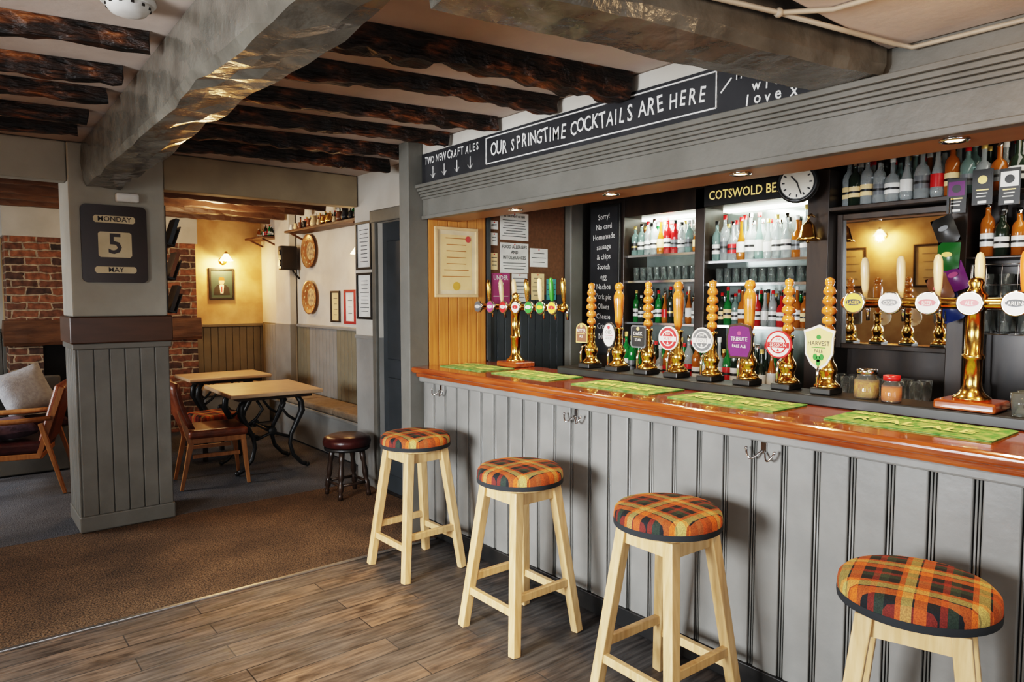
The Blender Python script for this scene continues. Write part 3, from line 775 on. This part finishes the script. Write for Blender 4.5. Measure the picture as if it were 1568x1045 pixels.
# ------------------------------------------------------------------ notices and frames
def framed(name, C, w, h, fm, pm, fw=.018, lines=6, lm=None, seal=None, title=None, mount=None):
    b = B(name); lm = lm or INK
    for (x0, x1, y0, y1) in ((-w/2,w/2,h/2-fw,h/2), (-w/2,w/2,-h/2,-h/2+fw), (-w/2,-w/2+fw,-h/2+fw,h/2-fw), (w/2-fw,w/2,-h/2+fw,h/2-fw)):
        b.box((x0,y0,0), (x1,y1,.018), fm, .002, C)
    b.box((-w/2+fw,-h/2+fw,0), (w/2-fw,h/2-fw,.006), mount or pm, 0, C)
    if mount: b.box((-w/2+fw*2.5,-h/2+fw*2.5,.006), (w/2-fw*2.5,h/2-fw*2.5,.007), pm, 0, C)
    iw = w/2-fw*2.6; top = h/2-fw*2.6; bot = -h/2+fw*2.6+(.07 if seal else 0)
    for i in range(lines):
        y = top-(top-bot)*(i+.5)/lines; ww = iw*R.uniform(.55,.95)
        b.box((-ww,y-.003,.0062), (ww,y+.002,.0085), lm, 0, C)
    if seal:
        b.prism(disc(.03), .0015, seal, C @ Matrix.Translation((0,bot-.045,.0072))); b.prism(disc(.022), .0015, RED, C @ Matrix.Translation((iw-.03,top-.025,.0085)))
    b.done()
framed('framed_certificate', FY(2.765,3.999,1.84), .36, .48, mat('pale_frame', (.75,.52,.28), None, .4), PAPERC, .02, 7, mat('seal_orange', (.45,.16,.03)), mat('seal_gold', (.65,.38,.06), None, .5), None, mat('mount', (.75,.62,.42)))
def notice(C, w, h, pm, lines, title=None, tm=None, ts=.03):
    b = B('pinned_notice'); b.box((-w/2,-h/2,0), (w/2,h/2,.002), pm, 0, C)
    y0 = h/2-.02
    if title:
        for t in title: b.text(t, C @ Matrix.Translation((0,y0-ts*.3,.003)), ts, tm or INK, 'CENTER', .9, .0006); y0 -= ts*1.15
    for i in range(lines):
        y = y0-(y0+h/2-.02)*(i+.5)/lines; ww = w*R.uniform(.28,.44)
        b.box((-ww,y-.0025,.0021), (ww,y+.002,.0027), tm or INK, 0, C)
    b.prism(disc(.005,10), .004, RED, C @ Matrix.Translation((0,h/2-.01,.002))); b.done()
N = lambda x, z: FY(x, 3.999, z)
notice(N(3.29,2.12), .27, .20, PAPER, 7, ('IN THE EVENT OF FIRE',), None, .022)
notice(N(3.29,1.89), .27, .22, PAPER, 3, ('FOOD ALLERGIES','AND','INTOLERANCES'), None, .034)
notice(N(3.53,1.90), .18, .14, PAPER, 3)
notice(N(3.16,1.66), .17, .23, PINK, 1, ('UNDER','25?'), WHT, .045)
notice(N(3.34,1.67), .15, .21, PAPER, 6)
notice(N(3.52,1.68), .13, .2, PAPERC, 5)
notice(N(3.66,1.66), .10, .16, mat('teal_card', (.08,.35,.36)), 3)
notice(N(3.10,2.12), .07, .06, PAPER, 2); notice(N(3.10,2.02), .06, .09, PAPER, 2); notice(N(3.10,1.86), .06, .12, PAPERC, 3)
framed('framed_notice', FX(2.749,5.31,2.03), .27, .40, BLACK, PAPER, .02, 9)
framed('framed_notice', FX(2.749,5.31,1.61), .27, .39, BLACK, PAPER, .02, 9)
framed('framed_picture', FY(2.78,9.299,1.77), .31, .40, BLACK, mat('portrait_bg', (.03,.06,.06)), .025, 0)
b = B('portrait_photo'); C = FY(2.78,9.292,1.77)
SKIN = mat('skin', (.55,.36,.25)); SUIT = mat('suit_cloth', (.012,.013,.016), None, .8)
b.prism([(-.10,-.14),(.10,-.14),(.09,-.05),(.05,-.01),(-.05,-.01),(-.09,-.05)], .001, SUIT, C)
b.prism([(-.018,-.12),(.018,-.12),(.028,-.012),(-.028,-.012)], .0012, WHITEP, C)
b.prism([(-.005,-.11),(.005,-.11),(.008,-.03),(-.008,-.03)], .0014, RED, C)
b.prism(disc(.042,20,.8,1.1), .001, SKIN, C @ Matrix.Translation((0,.032,0)))
b.prism([(-.036,.045),(.036,.045),(.034,.075),(.012,.09),(-.02,.088),(-.036,.07)], .0014, BRNB, C)
b.done()
framed('framed_picture', FX(3.298,6.70,1.50), .26, .36, mat('red_frame', (.35,.03,.03)), PAPER, .03, 3)
framed('framed_picture', FX(3.298,7.05,1.50), .22, .34, BLACK, PAPERC, .02, 4)
for z in (2.13, 1.60):
    b = B('decorative_plate'); C = FX(3.299,7.68,z)
    b.lathe([(0,0),(.11,0),(.19,.035),(.195,.045),(.18,.04),(.11,.012),(0,.012)], mat('plate_copper', (.34,.13,.05), (.5,.28,.12), .35, .3, scale=20), C, 30)
    b.prism(disc(.10), .001, mat('plate_art', (.75,.5,.25), (.15,.1,.08), .5, scale=22), C @ Matrix.Translation((0,0,.0125)))
    for i in range(12):
        a = i*math.pi/6; b.prism(disc(.014,8), .003, mat('plate_dot', (.75,.62,.35)), C @ Matrix.Rotation(a, 4, 'Z') @ Matrix.Translation((.15,0,.026)))
    b.done()
b = B('loudspeaker'); b.box((3.06,7.98,1.92), (3.26,8.08,2.2), BLACK, .015); b.cyl((3.06,8.03,2.0), (3.05,8.03,2.0), .04, IRON); b.cyl((3.06,8.03,2.12), (3.05,8.03,2.12), .03, IRON)
b.cyl((3.22,8.03,1.9), (3.298,8.03,1.82), .012, BLACK); b.cyl((3.22,8.03,1.95), (3.22,8.03,1.9), .012, BLACK); b.done()
for (y0, y1, z, sd) in ((6.1,7.9,2.36,31), (8.6,9.25,2.36,32)):
    b = B('bottle_shelf'); b.box((3.07,y0,z-.025), (3.299,y1,z), JOISTL, .004)
    for y in (y0+.15, y1-.06): b.bar((3.12,y,z-.025), (3.285,y,z-.10), .02, .02, JOISTL)
    b.done(); bottles('ornamental_bottles', 3.225, y0+.03, y1-.03, z+.001, .062, .09, .17, [2,3,0,3,2,4,1], 1, sd)
b = B('ornamental_jugs'); rr = random.Random(5)
for i in range(14):
    y = 6.18+i*.125; h = rr.uniform(.06,.12); r = h*.4
    b.lathe([(0,0),(r*.8,0),(r,h*.35),(r*.6,h*.75),(r*.75,h),(r*.65,h),(0,h*.5)], rr.choice([WHT,BRASS,BRNB,PORC,BRNB,BLACK]), T(3.12,y,2.361), 14)
b.done()

b = B('calendar_sign'); C = FY(.92,5.4,1.96)
w, h, c = .197, .26, .035
pts = []
for (sx, sy) in ((1,-1),(1,1),(-1,1),(-1,-1)):
    cx, cy = sx*w, sy*h
    if sx*sy > 0: pts += [(cx, cy-sy*c)] + [(cx-sx*c*(1-math.cos(t)), cy-sy*c*(1-math.sin(t))) for t in [i*math.pi/2/6 for i in range(1,6)]] + [(cx-sx*c, cy)]
    else: pts += [(cx-sx*c, cy)] + [(cx-sx*c*(1-math.sin(t)), cy-sy*c*(1-math.cos(t))) for t in [i*math.pi/2/6 for i in range(1,6)]] + [(cx, cy-sy*c)]
b.prism(pts, .022, SIGNB, C)
CP = mat('calendar_cream', (.62,.50,.32), (.52,.41,.25), .5)
def plaque(w, h, y, txt, s, bold=.0):
    c = .012
    b.prism([(-w+c,-h),(w-c,-h),(w,-h+c),(w,h-c),(w-c,h),(-w+c,h),(-w,h-c),(-w,-h+c)], .004, CP, C @ Matrix.Translation((0,y,.022)))
    b.text(txt, C @ Matrix.Translation((0,y,.0275)), s, SIGNB, 'CENTER', 1., bold)
plaque(.125,.024,.165,'MONDAY',.046,.0006); plaque(.10,.085,-.005,'5',.19,.003); plaque(.125,.022,-.175,'MAY',.046,.0006)
b.done()
b = B('emergency_light'); b.box((.93,5.34,2.245), (1.07,5.4,2.305), WHITEP, .012); b.box((.95,5.337,2.26), (1.05,5.34,2.29), PAPER, .001); b.done()
b = B('leaflet_rack')
b.box((1.241,5.42,1.5), (1.25,5.62,2.25), BLACK)
for i, z in enumerate((1.5, 1.74, 1.98)):
    Mr = Matrix.Translation((1.25,5.52,z)) @ Matrix.Rotation(math.radians(18), 4, 'Y')
    b.box((0,-.1,0), (.055,.1,.012), BLACK, 0, Mr); b.box((.05,-.1,0), (.056,.1,.15), BLACK, 0, Mr)
    b.box((.01,-.09,.012), (.035,.09,.20), (DARKW, BRNB, GREYD)[i], 0, Mr)
b.done()

# ------------------------------------------------------------------ bar stools
def bar_stool(x, y, rot):
    b = B('bar_stool'); H = .80; LW = .042
    b.lathe([(0,H-.075),(.19,H-.075),(.200,H-.066),(.2055,H-.05),(.2055,H-.035),(.203,H-.018),(.190,H-.004),(.15,H+.004),(.08,H+.009),(0,H+.010)], TARTAN, None, 40)
    b.lathe([(.2062,H-.072),(.2068,H-.066),(.2068,H-.056),(.2062,H-.050)], mat('seat_band', (.02,.022,.024), None, .9), None, 40)
    b.lathe([(0,H-.09),(.165,H-.09),(.165,H-.075),(0,H-.075)], BEECH, None, 28)
    t, f = .115, .195
    pt = lambda sx, sy, z: Vector((sx*(f+(t-f)*z/(H-.09)), sy*(f+(t-f)*z/(H-.09)), z))
    for sx in (-1,1):
        for sy in (-1,1):
            b.bar(pt(sx,sy,0.001), pt(sx,sy,H-.088), LW, LW, BEECH, LW*1.12, LW*1.12, ref=(1,0,0), bev=.004)
    for s_ in (-1,1):
        b.bar(pt(-1,s_,.245), pt(1,s_,.245), .026, .036, BEECH, ref=(0,1,0), bev=.003)
        b.bar(pt(s_,-1,.185), pt(s_,1,.185), .026, .036, BEECH, ref=(1,0,0), bev=.003)
        b.bar(pt(-1,s_,H-.12), pt(1,s_,H-.12), .02, .055, BEECH, ref=(0,1,0))
        b.bar(pt(s_,-1,H-.12), pt(s_,1,H-.12), .02, .055, BEECH, ref=(1,0,0))
    b.done(M=T(x, y, 0, rot))
bar_stool(2.13, 3.51, 0.02); bar_stool(2.10, 2.51, .0); bar_stool(2.13, 1.66, -.03); bar_stool(2.12, .77, .28)

# ------------------------------------------------------------------ lounge furniture
DARKB = mat('ebonised_wood', (.025,.016,.012), (.04,.025,.018), .3)
def low_stool(x, y):
    b = B('low_stool')
    b.lathe([(0,.40),(.17,.40),(.185,.41),(.19,.44),(.18,.47),(.14,.488),(0,.495)], LEATHD, None, 32)
    b.lathe([(0,.375),(.175,.375),(.18,.385),(.178,.40),(0,.40)], IRON, None, 32)
    for i in range(4):
        a = math.pi/4+i*math.pi/2; p0 = (.175*math.cos(a), .175*math.sin(a), .0); p1 = (.12*math.cos(a), .12*math.sin(a), .385)
        Mx, L = align(p0, p1)
        b.lathe([(0,0),(.016,0),(.02,.03),(.013,.05),(.022,.07),(.022,.12),(.014,.135),(.022,.16),(.024,.2),(.016,.27),(.022,.30),(.024,L),(0,L)], DARKB, Mx, 12)
    q = [(.165*math.cos(math.pi/4+i*math.pi/2), .165*math.sin(math.pi/4+i*math.pi/2), .11) for i in range(4)]
    for i in range(4): b.cyl(q[i], q[(i+1)%4], .012, DARKB)
    b.done(M=T(x, y, .012))
low_stool(2.47, 5.12)

def pub_table(x, y, w, d, rz=0):
    b = B('pub_table')
    b.box((-w/2,-d/2,.715), (w/2,d/2,.75), TABTOP, .01)
    b.box((-w/2+.08,-d/2+.08,.68), (w/2-.08,d/2-.08,.715), DARKB, .004)
    for sy in (-1,1):
        yy = sy*(d/2-.20)
        for sx in (-1,1):
            k = (w/2-.17)
            pts = [(sx*k*.95,yy,.68), (sx*k*1.12,yy,.62), (sx*k*1.15,yy,.54), (sx*k*.95,yy,.44), (sx*k*.72,yy,.33), (sx*k*.66,yy,.24), (sx*k*.78,yy,.13), (sx*k*1.1,yy,.045), (sx*k*1.32,yy,.024)]
            b.tube(pts, [.022,.028,.030,.025,.020,.018,.019,.019,.022], IRON, 10)
            b.tube([(sx*k*.95,yy,.44), (sx*k*.6,yy,.50), (sx*k*.35,yy,.58), (sx*k*.55,yy,.66)], .013, IRON, 8)
            b.sph((sx*k*1.32,yy,.025), .024, IRON)
        b.tube([(-.7*(w/2-.17),yy,.30), (0,yy,.36), (.7*(w/2-.17),yy,.30)], .014, IRON, 8)
        b.sph((0,yy,.37), .04, IRON, (1,.4,1))
    b.cyl((0,-d/2+.2,.36), (0,d/2-.2,.36), .013, IRON)
    b.done(M=T(x, y, .012, rz))
pub_table(2.29, 6.50, .82, .92, -.04)
pub_table(2.34, 7.85, .85, .60, 0)

def dining_chair(x, y, rz, leather, wood, name='dining_chair'):
    b = B(name)          # faces +X locally
    b.box((-.23,-.23,.415), (.24,.23,.49), leather, .028, None, 3)
    b.box((-.21,-.21,.375), (.22,.21,.42), wood, .004)
    for s_ in (-1,1):
        b.bar((.20,s_*.20,.38), (.235,s_*.22,0), .042, .042, wood, .026, .026, bev=.003)
        b.bar((-.21,s_*.20,.38), (-.29,s_*.21,0), .042, .042, wood, .026, .026, bev=.003)
        b.bar((-.21,s_*.19,.38), (-.29,s_*.185,.66), .04, .035, wood, .03, .03)
        b.bar((.17,s_*.20,.27), (-.2,s_*.20,.27), .02, .03, wood)
    rows = []
    for j in range(9):
        z = .50+.40*j/8; row = []
        for i in range(11):
            u = i/10*2-1; x0 = -.225-.11*(j/8)+.05*u*u-.02*math.sin(math.pi*j/8)
            row.append((x0, u*.215*(1-.08*(j/8)**2), z-.02*u*u*(j/8)))
        rows.append(row)
    for off in (0, -.05):
        vs = [[b.bm.verts.new((p[0]+off*(1 if 0 < j < 8 else .75), p[1], p[2])) for p in r] for j, r in enumerate(rows)]
        for j in range(8):
            for i in range(10): b.f([vs[j][i], vs[j][i+1], vs[j+1][i+1], vs[j+1][i]], leather, True)
        if off == 0: A = vs
        else: Bk = vs
    for i in range(10):
        for j in (0, 8): b.f([A[j][i], A[j][i+1], Bk[j][i+1], Bk[j][i]], leather, True)
    for j in range(8):
        for i in (0, 10): b.f([A[j][i], A[j+1][i], Bk[j+1][i], Bk[j][i]], leather, True)
    b.done(M=T(x, y, .012, rz))
HONEY = mat('honey_wood', (.38,.17,.06), (.28,.12,.04), .35, scale=6, st=(8,8,1))
dining_chair(1.77, 6.24, -.12, LEATH, HONEY)
dining_chair(1.50, 8.05, .1, FABG, DARKB)

b = B('armchair')
b.box((-.26,-.27,.33), (.28,.27,.43), LEATHD, .03, None, 3)
b.box((-.25,-.27,.29), (.27,.27,.335), HONEY, .006)
for s_ in (-1,1):
    b.bar((.26,s_*.29,.60), (.33,s_*.30,0), .035, .045, HONEY, .026, .03, bev=.004)
    b.bar((-.25,s_*.29,.58), (-.40,s_*.30,0), .035, .045, HONEY, .026, .03, bev=.004)
    b.tube([(-.32,s_*.29,.62), (-.1,s_*.30,.605), (.15,s_*.30,.60), (.33,s_*.30,.605)], [.018,.022,.024,.018], HONEY, 10)
    b.bar((-.22,s_*.27,.30), (-.40,s_*.26,.86), .035, .03, HONEY)
Mb = Matrix.Translation((-.24,0,.40)) @ Matrix.Rotation(math.radians(-16), 4, 'Y')
b.box((-.05,-.25,0), (.03,.25,.50), LEATH, .03, Mb, 3)
b.done(M=T(.40, 7.0, .012, math.radians(165)))
b = B('wooden_settle')
b.box((-.6,7.50,.02), (.85,8.0,.42), GREY, .01); b.box((-.6,7.48,.42), (.85,7.90,.50), LEATHD, .02); b.box((-.6,7.92,.5), (.85,8.0,.85), GREY, .015)
b.done()
def cushion(M, m, s=.22):
    b = B('throw_cushion'); n_ = 12
    for sg in (1,-1):
        g = []
        for i in range(n_+1):
            row = []
            for j in range(n_+1):
                u, v = i/n_*2-1, j/n_*2-1
                pin = 1-.07*(1-u*u); pin2 = 1-.07*(1-v*v)
                t = .07*(max(0,(1-u**4)*(1-v**4)))**.6
                row.append(b.bm.verts.new((u*s*pin2, v*s*pin, sg*t + .006*mnoise.noise(Vector((u*3,v*3,sg))))))
            g.append(row)
        for i in range(n_):
            for j in range(n_): b.f([g[i][j], g[i+1][j], g[i+1][j+1], g[i][j+1]], m, True)
    b.done(M=M)
RX = lambda a: Matrix.Rotation(a, 4, 'X')
RZ = lambda a: Matrix.Rotation(a, 4, 'Z')
cushion(Matrix.Translation((.55,7.74,.74)) @ RZ(.25) @ RX(math.radians(70)) @ RZ(.3), FABG)
cushion(Matrix.Translation((.12,7.76,.73)) @ RZ(-.1) @ RX(math.radians(70)) @ RZ(-.1), FABG)
cushion(Matrix.Translation((.36,6.98,.53)) @ RX(math.radians(6)) @ RZ(.2), FABP, .20)
b = B('fitted_bench')
b.box((2.97,5.62,.02), (3.26,8.05,.40), GREYW, .006)
b.box((2.93,5.58,.40), (3.26,8.06,.43), GREYW, .006)
for i in range(3): b.box((2.935,5.60+i*.82,.43), (3.26,5.60+i*.82+.80,.50), FABT, .025, None, 3)
b.done()
b = B('fitted_bench')
b.box((2.40,8.78,.02), (3.18,9.26,.40), GREYW, .006); b.box((2.38,8.74,.40), (3.18,9.26,.50), FABT, .025, None, 3); b.done()
b = B('tartan_footstool')
b.box((-.2,-.2,.34), (.2,.2,.44), TARTAN, .03, None, 3); b.box((-.19,-.19,.30), (.19,.19,.345), DARKB)
for sx in (-1,1):
    for sy in (-1,1): b.bar((sx*.17,sy*.17,.31), (sx*.18,sy*.18,0), .035, .035, DARKB)
b.done(M=T(2.05, 7.24, .012, .2))

def wall_lamp(name, C, e):
    b = B(name); P = lambda *a: C @ Vector(a)
    b.lathe([(0,0),(.05,0),(.05,.008),(.03,.02),(0,.022)], BRASS, C, 20)
    b.tube([P(0,0,.02), P(0,-.02,.08), P(0,.01,.13), P(0,.10,.15), P(0,.12,.15)], .008, BRASS)
    ctr = C @ Vector((0,.0,.15))
    b.lathe([(.022,.09),(.03,.08),(.05,.05),(.085,.0),(.082,.0),(.045,.05),(.02,.085)], SHADE, Matrix.Translation(ctr), 20)
    b.lathe([(0,.12),(.02,.11),(.024,.085),(0,.085)], BRASS, Matrix.Translation(ctr), 14)
    b.done()
    L = bpy.data.lights.new(name+'_bulb', 'POINT'); L.energy = e; L.color = (1.,.60,.25); L.shadow_soft_size = .04
    o = bpy.data.objects.new(name+'_bulb', L); SC.collection.objects.link(o); o.location = ctr + Vector((0,0,-.03))
wall_lamp('sconce_lamp', FY(2.80,9.299,2.06), 34)
wall_lamp('sconce_lamp', FX(3.299,6.2,2.02), 13)
wall_lamp('sconce_lamp', frame((-2.399,4.45,2.15), (0,1,0), (0,0,1)), 28)
for (y, w) in ((4.95,.5), (3.75,.6)):
    framed('framed_picture', frame((-2.399,y,1.7), (0,1,0), (0,0,1)), w, .6, DARKW, PAPERC, .03, 4)

b = B('ceiling_conduit'); CW = mat('conduit_paint', (.42,.35,.27), None, .5)
b.tube([(1.0,1.31,2.42), (1.5,1.21,2.42), (1.9,1.11,2.42), (2.0,1.0,2.42), (2.03,.6,2.42), (2.03,-.5,2.42)], .008, CW, 8)
b.tube([(1.9,1.11,2.42), (2.2,1.05,2.42), (2.40,1.0,2.415), (2.47,.97,2.41), (2.48,.7,2.41), (2.48,-.4,2.41)], .008, CW, 8)
b.sph((1.9,1.11,2.42), .014, CW); b.done()

# ------------------------------------------------------------------ lights
def area(name, loc, target, sx, sy, e, col, spread=180):
    L = bpy.data.lights.new(name, 'AREA'); L.shape = 'RECTANGLE'; L.size = sx; L.size_y = sy; L.energy = e; L.color = col
    L.spread = math.radians(spread)
    o = bpy.data.objects.new(name, L); SC.collection.objects.link(o); o.location = loc
    o.rotation_euler = (Vector(target)-Vector(loc)).to_track_quat('-Z', 'Y').to_euler(); return o
DAY = (.92,.96,1.)
area('window_daylight', (-2.38,.15,1.5), (2,1.6,.4), 1.4, 1.05, 16, DAY, 120)
area('window_daylight', (-2.38,2.05,1.5), (2,2.6,.45), 1.4, 1.05, 115, DAY, 85)
area('window_daylight', (-2.38,7.1,1.5), (2,7.1,.3), 1.5, 1.05, 60, DAY, 110)
area('window_daylight', (-.8,-1.98,1.52), (.3,4,1.5), 1.3, 1.1, 14, DAY, 140)
area('window_daylight', (1.05,-1.98,1.52), (1.2,3,1.2), 1.2, 1.1, 20, DAY, 140)
area('shelf_light', (4.12,3.24,2.175), (4.12,3.24,1), .5, .12, 12, (.95,1,.88))
area('shelf_light', (4.12,2.48,2.175), (4.12,2.48,1), .6, .12, 13, (.95,1,.88))
area('shelf_light', (4.06,1.0,2.415), (4.12,1.0,2.1), .12, 1.8, 5, (1,.93,.8))  # added light to bring out the upper bottles, no fitting modelled
area('shelf_light', (4.06,.95,2.09), (4.12,.95,1.8), .12, .5, 1.6, (1,.85,.65))
def spot(loc, tgt, e, size, col, blend=.6):  # added spots, fittings kept out of view, for warm pools on the floor
    b = B('added_spotlight'); loc = Vector(loc); d = (Vector(tgt)-loc).normalized()
    b.cyl(loc-d*.10, loc, .035, CHROME, .04); b.cyl(loc-d*.05, (loc.x,loc.y,CZ-.001), .008, CHROME)
    b.done()
    L = bpy.data.lights.new('added_spot_lamp', 'SPOT'); L.energy = e; L.color = col; L.spot_size = size; L.spot_blend = blend; L.shadow_soft_size = .05
    o = bpy.data.objects.new('added_spot_lamp', L); SC.collection.objects.link(o); o.location = loc+d*.01
    o.rotation_euler = d.to_track_quat('-Z', 'Y').to_euler()
spot((.30,.9,2.48), (1.42,2.75,0), 320, .52, (1.,.76,.52), .5)
spot((.30,1.6,2.48), (1.72,4.25,0), 230, .46, (1.,.70,.42), .7)
L = bpy.data.lights.new('lounge_fill_light', 'POINT'); L.energy = 26; L.color = (1.,.70,.40); L.shadow_soft_size = .12  # added overall warm fill for the lounge, without a fitting
o = bpy.data.objects.new('lounge_fill_light', L); SC.collection.objects.link(o); o.location = (2.2,7.5,2.35)
L = bpy.data.lights.new('bar_fill_light', 'POINT'); L.energy = 8; L.color = (1.,.62,.32); L.shadow_soft_size = .1  # added warm fill grazing the lowered ceiling, without a fitting
o = bpy.data.objects.new('bar_fill_light', L); SC.collection.objects.link(o); o.location = (1.85,.45,2.25)

W = bpy.data.worlds.new('World'); SC.world = W; W.use_nodes = True
bg = W.node_tree.nodes['Background']; bg.inputs[0].default_value = (.65,.78,1,1); bg.inputs[1].default_value = .7

# ------------------------------------------------------------------ camera
cam = bpy.data.cameras.new('Camera'); cam.lens = 24.45; cam.sensor_width = 36; cam.clip_start = .05
co = bpy.data.objects.new('Camera', cam); SC.collection.objects.link(co)
co.location = (0,0,1.6); co.rotation_euler = (math.radians(90-3.6), 0, math.radians(-39.25))
SC.camera = co
SC.view_settings.view_transform = 'Filmic'
SC.view_settings.look = 'High Contrast'
SC.view_settings.exposure = -0.12
